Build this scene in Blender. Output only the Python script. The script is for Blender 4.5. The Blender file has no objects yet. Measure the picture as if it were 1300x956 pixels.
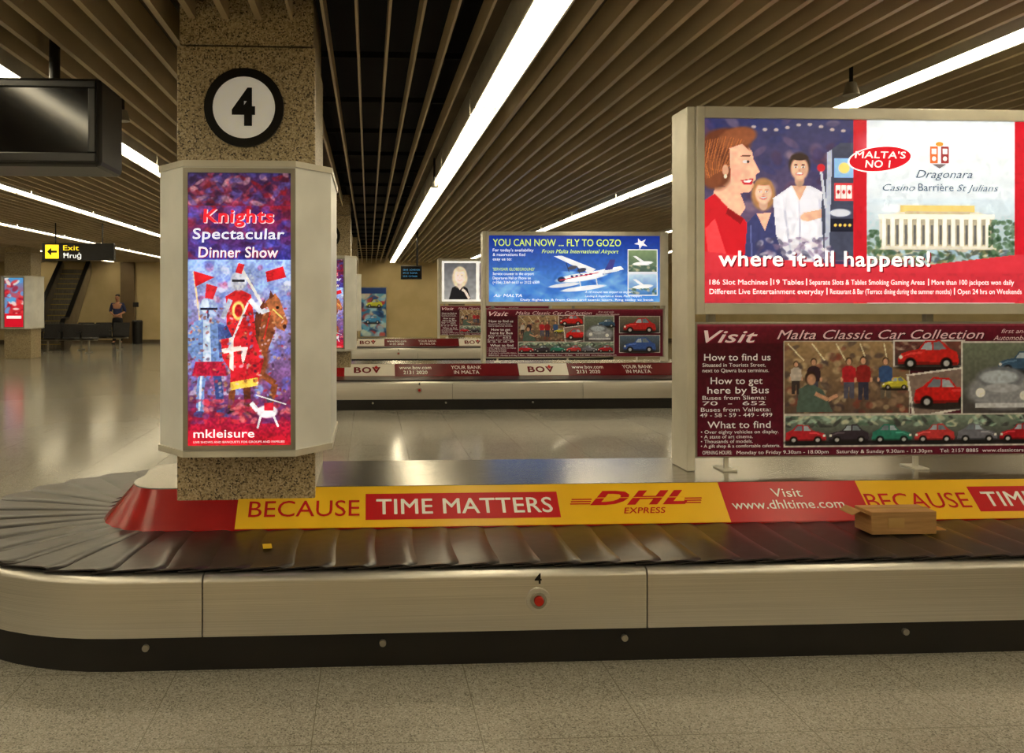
import bpy, math, random
import numpy as np
from mathutils import Vector
random.seed(4)
S=bpy.context.scene
COL=S.collection
try:
    S.view_settings.view_transform='Standard'
except Exception: pass

# ------------------------------------------------------------ materials
def lin(c):
    r=[]
    for v in c[:3]:
        v=v/255.0
        r.append(v/12.92 if v<=0.04045 else ((v+0.055)/1.055)**2.4)
    return tuple(r)+(1.0,)
_M={}
def pm(name,c1,c2=None,scale=8,rough=0.5,metal=0.0,stretch=(1,1,1),emit=0,lo=0.35,hi=0.65,bump=0,detail=3,spec=0.5,ecol=None):
    if name in _M: return _M[name]
    m=bpy.data.materials.new(name); m.use_nodes=True
    nt=m.node_tree; b=nt.nodes['Principled BSDF']
    if c2 is None: c2=tuple(max(0,v*0.9) for v in c1)
    tc=nt.nodes.new('ShaderNodeTexCoord'); mp=nt.nodes.new('ShaderNodeMapping')
    mp.inputs['Scale'].default_value=stretch
    n=nt.nodes.new('ShaderNodeTexNoise'); n.inputs['Scale'].default_value=scale; n.inputs['Detail'].default_value=detail
    r=nt.nodes.new('ShaderNodeValToRGB')
    r.color_ramp.elements[0].position=lo; r.color_ramp.elements[1].position=hi
    r.color_ramp.elements[0].color=lin(c1); r.color_ramp.elements[1].color=lin(c2)
    nt.links.new(tc.outputs['Object'],mp.inputs['Vector']); nt.links.new(mp.outputs['Vector'],n.inputs['Vector'])
    nt.links.new(n.outputs['Fac'],r.inputs['Fac']); nt.links.new(r.outputs['Color'],b.inputs['Base Color'])
    b.inputs['Roughness'].default_value=rough; b.inputs['Metallic'].default_value=metal
    b.inputs['Specular IOR Level'].default_value=spec
    if emit:
        if ecol is None: nt.links.new(r.outputs['Color'],b.inputs['Emission Color'])
        else: b.inputs['Emission Color'].default_value=lin(ecol)
        b.inputs['Emission Strength'].default_value=emit
    if bump:
        bp=nt.nodes.new('ShaderNodeBump'); bp.inputs['Strength'].default_value=bump; bp.inputs['Distance'].default_value=0.01
        nt.links.new(n.outputs['Fac'],bp.inputs['Height']); nt.links.new(bp.outputs['Normal'],b.inputs['Normal'])
    _M[name]=m
    return m
def ink(c,emit=0.0):
    k='ink_%d_%d_%d_%d'%(c[0],c[1],c[2],int(emit*100))
    return pm(k,c,tuple(min(255,v*0.97+2) for v in c),scale=20,rough=0.35,emit=emit,spec=0.3 if not emit else 0.15)
def paint_mat(name,emit):
    if name in _M: return _M[name]
    m=bpy.data.materials.new(name); m.use_nodes=True; nt=m.node_tree; b=nt.nodes['Principled BSDF']
    a=nt.nodes.new('ShaderNodeVertexColor'); a.layer_name='Col'
    nt.links.new(a.outputs['Color'],b.inputs['Base Color'])
    b.inputs['Roughness'].default_value=0.3; b.inputs['Specular IOR Level'].default_value=0.3
    if emit:
        nt.links.new(a.outputs['Color'],b.inputs['Emission Color']); b.inputs['Emission Strength'].default_value=emit
    _M[name]=m; return m
def speckle(name,cols,scale,rough,tile=None,seam=(90,80,65),nf=.3):
    m=bpy.data.materials.new(name); m.use_nodes=True; nt=m.node_tree; b=nt.nodes['Principled BSDF']
    tc=nt.nodes.new('ShaderNodeTexCoord')
    v=nt.nodes.new('ShaderNodeTexVoronoi'); v.inputs['Scale'].default_value=scale
    nt.links.new(tc.outputs['Object'],v.inputs['Vector'])
    sp=nt.nodes.new('ShaderNodeSeparateColor'); nt.links.new(v.outputs['Color'],sp.inputs[0])
    r=nt.nodes.new('ShaderNodeValToRGB'); r.color_ramp.interpolation='CONSTANT'
    e=r.color_ramp.elements
    while len(e)<len(cols): e.new(0.5)
    p=0
    for i,(c,w) in enumerate(cols):
        e[i].position=p; e[i].color=lin(c); p+=w
    nt.links.new(sp.outputs[0],r.inputs['Fac'])
    n=nt.nodes.new('ShaderNodeTexNoise'); n.inputs['Scale'].default_value=0.7; n.inputs['Detail'].default_value=4
    nt.links.new(tc.outputs['Object'],n.inputs['Vector'])
    mx=nt.nodes.new('ShaderNodeMix'); mx.data_type='RGBA'; mx.blend_type='MULTIPLY'; mx.inputs['Factor'].default_value=nf
    nt.links.new(r.outputs['Color'],mx.inputs[6]); nt.links.new(n.outputs['Fac'],mx.inputs[7])
    out=mx.outputs[2]
    if tile:
        bt=nt.nodes.new('ShaderNodeTexBrick'); bt.offset=0; bt.inputs['Scale'].default_value=1
        bt.inputs['Brick Width'].default_value=tile; bt.inputs['Row Height'].default_value=tile
        bt.inputs['Mortar Size'].default_value=0.002; bt.inputs['Mortar Smooth'].default_value=0.1
        nt.links.new(tc.outputs['Object'],bt.inputs['Vector'])
        m2=nt.nodes.new('ShaderNodeMix'); m2.data_type='RGBA'
        nt.links.new(bt.outputs['Fac'],m2.inputs['Factor']); nt.links.new(out,m2.inputs[6]); m2.inputs[7].default_value=lin(seam)
        out=m2.outputs[2]
    nt.links.new(out,b.inputs['Base Color'])
    b.inputs['Roughness'].default_value=rough
    return m

GRANITE=speckle('granite_speckled',[((206,188,150),.36),((176,158,124),.26),((222,208,176),.18),((126,110,86),.13),((70,60,50),.07)],150,0.28)
FLOORM=speckle('terrazzo_polished',[((176,172,160),.4),((158,154,142),.3),((194,190,178),.16),((124,120,110),.14)],200,0.15,tile=0.6,seam=(120,115,102))
STEEL=pm('brushed_steel',(226,223,216),(200,197,190),scale=3,rough=0.33,metal=.88,stretch=(.3,.3,120),lo=.3,hi=.7)
DECK=pm('deck_steel',(200,196,188),(166,162,154),scale=3,rough=0.24,metal=1.0,stretch=(2,30,1),lo=.3,hi=.7)
RUBBER=pm('belt_rubber',(50,44,42),(34,29,28),scale=14,rough=0.3,bump=0.08)
BLACK=pm('black_plinth',(24,21,19),(16,14,12),scale=5,rough=0.4)
BLACKPL=pm('black_plastic',(20,20,22),(12,12,13),scale=12,rough=0.35)
SCREEN=pm('dark_screen',(10,10,14),(4,4,6),scale=2,rough=0.12)
ALU=pm('white_aluminium',(226,222,208),(208,204,190),scale=4,rough=0.35,metal=0.1)
ALUG=pm('grey_aluminium',(178,174,162),(156,152,140),scale=4,rough=0.35,metal=0.6)
LBOX=pm('lightbox_panel',(224,222,208),(208,206,192),scale=3,rough=0.3,emit=0.10)
SKRED=pm('skirt_red',(176,22,20),(150,14,14),scale=3,rough=0.25)
SLAT=pm('slat_beige',(206,188,152),(184,166,132),scale=3,rough=0.5,stretch=(1,.3,1))
CEILB=pm('ceiling_brown',(104,90,68),(84,72,54),scale=2,rough=0.8)
CEILK=pm('ceiling_black',(22,20,18),(10,9,8),scale=2,rough=0.9)
WALL=pm('wall_plaster',(210,190,144),(198,178,132),scale=1.5,rough=0.7)
WALLD=pm('wall_brown',(120,100,70),(105,88,62),scale=1.5,rough=0.7)
LAMP=pm('fluorescent_tube',(255,250,235),(255,248,230),scale=2,rough=0.5,emit=12,ecol=(255,241,208))
HOUS=pm('lamp_housing',(225,220,205),(205,200,185),scale=5,rough=0.4)
CARD=pm('cardboard',(190,146,92),(170,128,78),scale=6,rough=0.75,stretch=(1,1,12))
TAPE=pm('brown_tape',(206,168,110),(190,150,92),scale=5,rough=0.25)

# ------------------------------------------------------------ helpers
def mesh_obj(name,verts,faces,mats,parent=None,loc=(0,0,0),rot=None,smooth=False,midx=None):
    me=bpy.data.meshes.new(name); me.from_pydata([tuple(v) for v in verts],[],[tuple(f) for f in faces])
    if not isinstance(mats,(list,tuple)): mats=[mats]
    for m in mats: me.materials.append(m)
    if midx is not None: me.polygons.foreach_set('material_index',midx)
    if smooth: me.polygons.foreach_set('use_smooth',[True]*len(me.polygons))
    me.update()
    ob=bpy.data.objects.new(name,me); COL.objects.link(ob)
    ob.location=loc
    if rot: ob.rotation_euler=rot
    if parent is not None:
        ob.parent=parent; ob.location=Vector(loc)-parent.location
    return ob
def tag(ob,label,cat,group=None,kind=None):
    ob['label']=label; ob['category']=cat
    if group: ob['group']=group
    if kind: ob['kind']=kind
    return ob
def root(name,loc,label,cat,group=None):
    e=bpy.data.objects.new(name,None); e.empty_display_size=0.1; COL.objects.link(e); e.location=loc
    return tag(e,label,cat,group)
def bev(ob,w,seg=2):
    m=ob.modifiers.new('bevel','BEVEL'); m.width=w; m.segments=seg; m.limit_method='ANGLE'; return ob
BF=[(0,3,2,1),(4,5,6,7),(0,1,5,4),(1,2,6,5),(2,3,7,6),(3,0,4,7)]
def bv(x0,x1,y0,y1,z0,z1):
    return [(x0,y0,z0),(x1,y0,z0),(x1,y1,z0),(x0,y1,z0),(x0,y0,z1),(x1,y0,z1),(x1,y1,z1),(x0,y1,z1)]
def box(name,x0,x1,y0,y1,z0,z1,mat,parent=None,bevel=0,rot=None):
    c=((x0+x1)/2,(y0+y1)/2,(z0+z1)/2); a,b,d=(x1-x0)/2,(y1-y0)/2,(z1-z0)/2
    ob=mesh_obj(name,bv(-a,a,-b,b,-d,d),BF,mat,parent,c,rot)
    if bevel: bev(ob,bevel)
    return ob
def boxes(name,lst,mat,parent=None,loc=(0,0,0),bevel=0):
    V=[];F=[]
    for b in lst:
        o=len(V); V+= [(x-loc[0],y-loc[1],z-loc[2]) for x,y,z in bv(*b)]; F+=[tuple(i+o for i in f) for f in BF]
    ob=mesh_obj(name,V,F,mat,parent,loc)
    if bevel: bev(ob,bevel)
    return ob
def cyl(name,c,r,h,axis,mat,parent=None,seg=24,r2=None,bevel=0):
    V=[];F=[]; r2=r if r2 is None else r2
    for k,(rr,hh) in enumerate(((r,-h/2),(r2,h/2))):
        for i in range(seg):
            a=2*math.pi*i/seg; p=(rr*math.cos(a),rr*math.sin(a),hh)
            if axis=='Y': p=(p[0],hh,p[1])
            if axis=='X': p=(hh,p[0],p[1])
            V.append(p)
    for i in range(seg):
        j=(i+1)%seg; F.append((i,j,seg+j,seg+i) if axis!='Y' else (i,seg+i,seg+j,j))
    F.append(tuple(range(seg))[::-1] if axis!='Y' else tuple(range(seg))); F.append(tuple(range(seg,2*seg)) if axis!='Y' else tuple(range(seg,2*seg))[::-1])
    ob=mesh_obj(name,V,F,mat,parent,c)
    if bevel: bev(ob,bevel)
    return ob
def ring(name,c,ro,ri,h,mat,parent=None,seg=48):
    V=[];F=[]
    for i in range(seg):
        a=2*math.pi*i/seg; ca,sa=math.cos(a),math.sin(a)
        V+=[(ro*ca,-h/2,ro*sa),(ri*ca,-h/2,ri*sa),(ri*ca,h/2,ri*sa),(ro*ca,h/2,ro*sa)]
    for i in range(seg):
        a=4*i; b=4*((i+1)%seg)
        for k in range(4): F.append((a+k,a+(k+1)%4,b+(k+1)%4,b+k))
    return mesh_obj(name,V,F,mat,parent,c)

# ---- lettering
_T={}
def tgeo(s,bold,shear):
    k=(s,bold,shear)
    if k in _T: return _T[k]
    cu=bpy.data.curves.new('t','FONT'); cu.body=s; cu.size=1; cu.offset=0 if 'M' in s else bold; cu.shear=shear; cu.resolution_u=3
    cu.space_character=1.0+bold*3.0
    ob=bpy.data.objects.new('t',cu); COL.objects.link(ob)
    me=bpy.data.meshes.new_from_object(ob)
    if len(me.vertices)==0:
        dg=bpy.context.evaluated_depsgraph_get(); me=bpy.data.meshes.new_from_object(ob.evaluated_get(dg))
    V=np.array([v.co[:2] for v in me.vertices]); F=[tuple(p.vertices) for p in me.polygons]
    bpy.data.objects.remove(ob); bpy.data.curves.remove(cu); bpy.data.meshes.remove(me)
    _T[k]=(V,F); return _T[k]
CAP=tgeo('H',0,0)[0][:,1].max()
class Lett:
    def __init__(s,L,R,T,B,W,H,emit=0.0,lift=0.0):
        s.L,s.R,s.T,s.B=L,R,T,B; s.sx=W/(R-L); s.sz=H/(B-T); s.emit=emit; s.lift=lift
        s.V=[];s.F=[];s.I=[];s.mats=[];s.keys={}; s.n=0
    def slot(s,c):
        if c not in s.keys: s.keys[c]=len(s.mats); s.mats.append(ink(c,s.emit))
        return s.keys[c]
    def put(s,P,F,c,layer):
        o=len(s.V); s.n+=1; y=-s.lift-(0.0006*layer)-0.000004*s.n
        for x,z in P: s.V.append(((x-s.L)*s.sx,y,(s.B-z)*s.sz))
        k=s.slot(c)
        for f in F: s.F.append(tuple(i+o for i in f)); s.I.append(k)
    def text(s,t,x0,x1,base,cap,c,bold=0.0,shear=0.0,layer=3,shadow=None,sd=(1,1)):
        if shadow: s.text(t,x0+sd[0],x1+sd[0],base+sd[1],cap,shadow,bold,shear,layer-1)
        V,F=tgeo(t,bold,shear)
        mn,mx=V[:,0].min(),V[:,0].max()
        ky=cap/CAP
        kx=(x1-x0)/(mx-mn)
        P=[(x0+(v[0]-mn)*kx,base-v[1]*ky) for v in V]
        if 'M' in t and bold>0:
            d=bold*1.1*ky
            for ex,ey in((-d,0),(d,0),(0,d*.7),(0,-d*.7)):
                s.put([(a+ex,b+ey) for a,b in P],F,c,layer)
        else: s.put(P,F,c,layer)
    def poly(s,pts,c,layer=1):
        s.put(pts,[tuple(range(len(pts)))],c,layer)
    def rect(s,x0,y0,x1,y1,c,layer=1): s.poly([(x0,y1),(x1,y1),(x1,y0),(x0,y0)],c,layer)
    def ell(s,cx,cy,rx,ry,c,layer=1,rot=0,n=40):
        P=[]
        for i in range(n):
            a=2*math.pi*i/n; x,y=rx*math.cos(a),ry*math.sin(a)
            P.append((cx+x*math.cos(rot)-y*math.sin(rot),cy-(x*math.sin(rot)+y*math.cos(rot))))
        s.poly(P,c,layer)
    def build(s,name,parent,loc,rot=None):
        return mesh_obj(name,s.V,s.F,s.mats,parent,loc,rot,midx=s.I)

# ---- painted picture panels (colour stored on a fine mesh)
class Cv:
    def __init__(s,L,R,T,B,step,bg):
        s.L,s.R,s.T,s.B=L,R,T,B
        s.nx=int((R-L)/step)+1; s.ny=int((B-T)/step)+1
        s.X,s.Y=np.meshgrid(np.linspace(L,R,s.nx),np.linspace(T,B,s.ny))
        s.C=np.ones((s.ny,s.nx,3))*np.array(bg)/255.0
    def bl(s,m,c):
        m=np.clip(m,0,1)[...,None]; s.C=s.C*(1-m)+np.array(c)/255.0*m
    def rect(s,x0,y0,x1,y1,c,a=1):
        s.bl(((s.X>=x0)&(s.X<=x1)&(s.Y>=y0)&(s.Y<=y1))*a,c)
    def ell(s,cx,cy,rx,ry,c,rot=0,soft=0.12,a=1):
        q=max(rx,ry)*1.35
        ix0=max(0,int((cx-q-s.L)/(s.R-s.L)*(s.nx-1))); ix1=min(s.nx,int((cx+q-s.L)/(s.R-s.L)*(s.nx-1))+2)
        iy0=max(0,int((cy-q-s.T)/(s.B-s.T)*(s.ny-1))); iy1=min(s.ny,int((cy+q-s.T)/(s.B-s.T)*(s.ny-1))+2)
        if ix0>=ix1 or iy0>=iy1: return
        sl=(slice(iy0,iy1),slice(ix0,ix1))
        dx,dy=s.X[sl]-cx,s.Y[sl]-cy; ca,sa=math.cos(rot),math.sin(rot)
        d=np.sqrt(((dx*ca-dy*sa)/rx)**2+((dx*sa+dy*ca)/ry)**2)
        m=(np.clip((1+soft-d)/(2*soft),0,1)*a)[...,None]
        s.C[sl]=s.C[sl]*(1-m)+np.array(c)/255.0*m
    def pmask(s,pts):
        m=np.zeros(s.X.shape,bool); n=len(pts)
        for i in range(n):
            x1,y1=pts[i]; x2,y2=pts[(i+1)%n]
            if y1==y2: continue
            c=((y1>s.Y)!=(y2>s.Y))&(s.X<(x2-x1)*(s.Y-y1)/(y2-y1)+x1); m^=c
        return m
    def poly(s,pts,c,a=1): s.bl(s.pmask(pts)*a,c)
    def line(s,pts,w,c):
        for (x1,y1),(x2,y2) in zip(pts[:-1],pts[1:]):
            l=math.hypot(x2-x1,y2-y1) or 1; nx,ny=-(y2-y1)/l*w/2,(x2-x1)/l*w/2
            s.poly([(x1+nx,y1+ny),(x2+nx,y2+ny),(x2-nx,y2-ny),(x1-nx,y1-ny)],c)
    def grad(s,x0,y0,x1,y1,c0,c1):
        m=(s.X>=x0)&(s.X<=x1)&(s.Y>=y0)&(s.Y<=y1)
        t=np.clip((s.Y-y0)/(y1-y0),0,1)[...,None]
        g=np.array(c0)/255*(1-t)+np.array(c1)/255*t
        s.C=np.where(m[...,None],g,s.C)
    def scat(s,x0,y0,x1,y1,pal,n,r,seed=1,asp=1.5,a=0.8):
        R=random.Random(seed); keep=s.C.copy()
        for i in range(n):
            s.ell(R.uniform(x0,x1),R.uniform(y0,y1),R.uniform(.4,1)*r*asp,R.uniform(.4,1)*r,R.choice(pal),R.uniform(-1,1),0.25,a)
        m=((s.X>=x0)&(s.X<=x1)&(s.Y>=y0)&(s.Y<=y1))[...,None]
        s.C=np.where(m,s.C,keep)
    def noise(s,amp,cell,seed=0):
        g=np.random.RandomState(seed); 
        gx=int((s.R-s.L)/cell)+3; gy=int((s.B-s.T)/cell)+3
        N=g.rand(gy,gx)-.5
        fx=(s.X-s.L)/cell; fy=(s.Y-s.T)/cell; ix=fx.astype(int); iy=fy.astype(int); tx=fx-ix; ty=fy-iy
        v=(N[iy,ix]*(1-tx)+N[iy,ix+1]*tx)*(1-ty)+(N[iy+1,ix]*(1-tx)+N[iy+1,ix+1]*tx)*ty
        s.C=np.clip(s.C*(1+amp*v[...,None]*2),0,1)
    def car(s,cx,cy,w,c,f=1):
        dk=tuple(v*.5 for v in c); lt=tuple(min(255,v*1.2+40) for v in c)
        q=lambda a,b:(cx-f*a*w,cy+b*w)
        s.ell(cx,cy+.19*w,w*.55,w*.07,(22,20,20),a=.8)
        s.poly([q(.5,.14),q(.51,.04),q(.45,-.04),q(.3,-.09),q(.17,-.11),q(.06,-.25),q(-.2,-.27),q(-.36,-.12),q(-.48,-.06),q(-.51,.1),q(-.48,.16)],c)
        s.poly([q(.13,-.11),q(.05,-.22),q(-.05,-.23),q(-.06,-.1)],(176,190,200)); s.poly([q(-.09,-.1),q(-.08,-.23),q(-.19,-.24),q(-.3,-.11)],(120,132,142))
        s.poly([q(.48,.03),q(.3,-.06),q(.1,-.07),q(.1,-.04),q(.3,-.02)],lt,.8); s.poly([q(.5,.14),q(-.48,.16),q(-.48,.11),q(.5,.1)],dk,.7)
        for k in(-.3,.3):
            s.ell(cx+k*w,cy+.13*w,w*.1,w*.1,(18,16,16)); s.ell(cx+k*w,cy+.13*w,w*.05,w*.05,(196,196,196))
        s.ell(cx-f*w*.46,cy+w*.02,w*.03,w*.035,(252,250,235))
    def face(s,cx,cy,r,skin=(232,184,154),hair=(70,44,32),style='short'):
        sh=tuple(v*.82 for v in skin)
        if style=='long': s.ell(cx,cy+r*.25,r*1.15,r*1.55,hair)
        s.ell(cx,cy+r*1.2,r*.42,r*.6,sh); s.ell(cx,cy-r*.25,r*.95,r*1.15,hair)
        s.ell(cx,cy+r*.1,r*.78,r*1.05,skin); s.ell(cx+r*.45,cy+r*.2,r*.3,r*.7,sh,a=.45,soft=.5)
        s.ell(cx,cy-r*.95,r*.75,r*.3,hair)
        for k in(-.32,.32):
            s.ell(cx+k*r,cy-r*.05,r*.14,r*.09,(250,245,240)); s.ell(cx+k*r,cy-r*.05,r*.07,r*.09,(40,28,24)); s.ell(cx+k*r,cy-r*.25,r*.2,r*.05,hair)
        s.ell(cx,cy+r*.25,r*.1,r*.16,sh); s.ell(cx,cy+r*.58,r*.32,r*.13,(180,60,60)); s.ell(cx,cy+r*.55,r*.26,r*.07,(252,250,248))
    def person(s,x,y,h,top,bot,hair=(60,40,25),skin=(215,165,135)):
        s.poly([(x-h*.1,y+h*.12),(x+h*.1,y+h*.12),(x+h*.1,y+h*.5),(x+h*.02,y+h*.5),(x,y+h*.25),(x-h*.03,y+h*.5),(x-h*.1,y+h*.5)],bot)
        s.poly([(x-h*.05,y-h*.19),(x+h*.05,y-h*.19),(x+h*.13,y-h*.14),(x+h*.15,y+h*.1),(x+h*.1,y+h*.15),(x-h*.1,y+h*.15),(x-h*.15,y+h*.1),(x-h*.13,y-h*.14)],top)
        s.ell(x-h*.15,y+h*.1,h*.025,h*.05,skin); s.ell(x+h*.15,y+h*.1,h*.025,h*.05,skin)
        s.ell(x,y-h*.28,h*.065,h*.08,hair); s.ell(x,y-h*.265,h*.05,h*.065,skin)
    def build(s,name,parent,loc,W,H,mat):
        V=np.zeros((s.ny*s.nx,3)); V[:,0]=((s.X-s.L)/(s.R-s.L)*W).ravel(); V[:,2]=((s.B-s.Y)/(s.B-s.T)*H).ravel()
        i=np.arange(s.ny*s.nx).reshape(s.ny,s.nx)
        q=np.stack([i[1:,:-1],i[1:,1:],i[:-1,1:],i[:-1,:-1]],-1).reshape(-1,4)
        me=bpy.data.meshes.new(name)
        me.vertices.add(len(V)); me.vertices.foreach_set('co',V.ravel())
        me.loops.add(q.size); me.loops.foreach_set('vertex_index',q.ravel().astype(np.int32))
        me.polygons.add(len(q)); me.polygons.foreach_set('loop_start',np.arange(0,q.size,4,dtype=np.int32))
        me.polygons.foreach_set('loop_total',np.full(len(q),4,dtype=np.int32))
        me.update(calc_edges=True); me.validate()
        a=me.color_attributes.new('Col','FLOAT_COLOR','POINT')
        C=np.clip(s.C,0,1); C=np.where(C<=.04045,C/12.92,((C+.055)/1.055)**2.4)
        a.data.foreach_set('color',np.concatenate([C,np.ones(C.shape[:2]+(1,))],-1).ravel())
        me.materials.append(mat)
        ob=bpy.data.objects.new(name,me); COL.objects.link(ob); ob.location=Vector(loc)-(parent.location if parent else Vector())
        ob.parent=parent
        return ob

# ------------------------------------------------------------ room shell
X0,X1,Y0R,Y1R=-16,12,-6,31
ZS=2.97
def struct(ob): ob['kind']='structure'; return ob
struct(box('floor',X0-.2,X1+.2,Y0R-.2,Y1R+.2,-0.1,0,FLOORM))
struct(box('wall_far',X0-.2,X1+.2,Y1R,Y1R+.2,0,3.7,WALL))
struct(box('wall_near',X0-.2,X1+.2,Y0R-.2,Y0R,0,3.7,WALL))
struct(box('wall_left',X0-.2,X0,Y0R,Y1R,0,3.7,WALL))
struct(box('wall_right',X1,X1+.2,Y0R,Y1R,0,3.7,WALL))
ROWS=[.86,3.45,6.1,8.7,-2.27,-4.5,-6.7,-9.2,-11.8]
CD0,CD1=-.42,.66
V=[];F=[];I=[]
def addb(b,k):
    o=len(V); V.extend(bv(*b)); F.extend([tuple(i+o for i in f) for f in BF]); I.extend([k]*6)
x=X0+.1
while x<X1:
    cen=CD0<x<CD1
    if all(abs(x-r)>.13 for r in ROWS):
        addb((x-(.007 if cen else .016),x+(.007 if cen else .016),Y0R,Y1R,ZS,ZS+(.13 if cen else .15)),0)
    x+=.165
addb((X0,CD0,Y0R,Y1R,ZS+.19,ZS+.25),1); addb((CD1,X1,Y0R,Y1R,ZS+.19,ZS+.25),1)
addb((CD0,CD1,Y0R,Y1R,3.62,3.68),2)
addb((CD0-.02,CD0,Y0R,Y1R,ZS+.19,3.62),2); addb((CD1,CD1+.02,Y0R,Y1R,ZS+.19,3.62),2)
y=Y0R+.6
while y<Y1R:
    addb((CD0,CD1,y-.02,y+.02,ZS+.16,ZS+.2),2); y+=1.2
struct(mesh_obj('ceiling',V,F,[SLAT,CEILB,CEILK],midx=I))
for i,(a,b) in enumerate([(-9.1,-8.6),(-7.2,-6.6),(-4.9,-4.3),(3.0,3.6)]):
    struct(box('trim_%d'%(i+1),a,b,Y1R-.12,Y1R,0,ZS,WALLD,bevel=.01))
struct(box('baseboard_far',X0,X1,Y1R-.02,Y1R-.001,0,.12,CEILB))

# ------------------------------------------------------------ lamps
lr=root('fluorescent_lamp',(ROWS[0],-4.8,ZS),'long white fluorescent batten set between beige ceiling slats','lamp','fluorescent lamps in ceiling rows')
lh=box('lamp_housing',ROWS[0]-.095,ROWS[0]+.095,-6,-3.6,ZS+.03,ZS+.19,HOUS,lr)
lt=boxes('lamp_tube',[(ROWS[0]-.06,ROWS[0]-.025,-5.98,-3.62,ZS-.01,ZS+.028),(ROWS[0]+.025,ROWS[0]+.06,-5.98,-3.62,ZS-.01,ZS+.028)],LAMP,lr,(ROWS[0],-4.8,ZS),bevel=.008)
lf=boxes('lamp_reflector',[(ROWS[0]-.1,ROWS[0]-.09,-6,-3.6,ZS-.02,ZS+.1),(ROWS[0]+.09,ROWS[0]+.1,-6,-3.6,ZS-.02,ZS+.1)],HOUS,lr,(ROWS[0],-4.8,ZS))
for r in ROWS:
    for k in range(15):
        if r==ROWS[0] and k==0: continue
        if r in(8.7,-9.2,-11.8) and k%2: continue
        n=lr.copy(); n.location=(r,-4.8+k*2.44,ZS); COL.objects.link(n)
        for p in(lh,lt,lf):
            q=p.copy(); q.parent=n; COL.objects.link(q)

# ------------------------------------------------------------ carousel
R=1.1; XC=-1.05; XR=5.2; LS=XR-XC; PC=math.pi*R; LT=2*LS+2*PC
def pos(t,s,y0):
    t=t%LT
    if t<LS: return (XR-t,y0+s,0,-1)
    t-=LS
    if t<PC:
        if s>.5: s+=.17*math.sin(math.pi*t/PC)**2
        a=t/R; d=(-math.sin(a),-math.cos(a)); return (XC+(R-s)*d[0],y0+R+(R-s)*d[1],d[0],d[1])
    t-=PC
    if t<LS: return (XC+t,y0+2*R-s,0,1)
    t-=LS
    a=t/R; d=(math.sin(a),math.cos(a)); return (XR+(R-s)*d[0],y0+R+(R-s)*d[1],d[0],d[1])
def tlist(t0,t1):
    ts=[t0]; brk=[LS,LS+PC,2*LS+PC,LT]
    k=t0
    while k<t1-1e-6:
        inc=(LS<=k%LT<LS+PC-1e-6) or (2*LS+PC<=k%LT<LT-1e-6)
        nx=k+(PC/28 if inc else 99)
        for b in brk+[LT+LS]:
            if k<b-1e-6<nx: nx=min(nx,b)
        nx=min(nx,t1); ts.append(nx); k=nx
    return ts
def sweep(name,t0,t1,prof,mat,parent,y0,smooth=True,closed=False,loop=False):
    ts=tlist(t0,t1); V=[];F=[]; n=len(prof); c=parent.location
    if loop: ts=ts[:-1]
    for t in ts:
        for s_,z in prof:
            x,y,_,_=pos(t,s_,y0); V.append((x-c[0],y-c[1],z))
    m=len(ts)
    for i in range(m if loop else m-1):
        j=(i+1)%m
        for k in range(n if closed else n-1):
            l=(k+1)%n; F.append((i*n+k,i*n+l,j*n+l,j*n+k))
    if closed and not loop: F.append(tuple(range(n))[::-1]); F.append(tuple((m-1)*n+k for k in range(n)))
    ob=mesh_obj(name,V,F,mat,parent,(c[0],c[1],c[2]))
    if smooth:
        ob.data.polygons.foreach_set('use_smooth',[True]*len(ob.data.polygons))
        try: ob.data.set_sharp_from_angle(angle=math.radians(35))
        except Exception: pass
    return ob
APRON=[(0.0,.152),(0.0,.375),(.005,.392),(.016,.402),(.035,.407),(.06,.407),(.06,.398),(.03,.392),(.02,.37),(.02,.152)]
SKB,SKT=.60,.77
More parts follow.
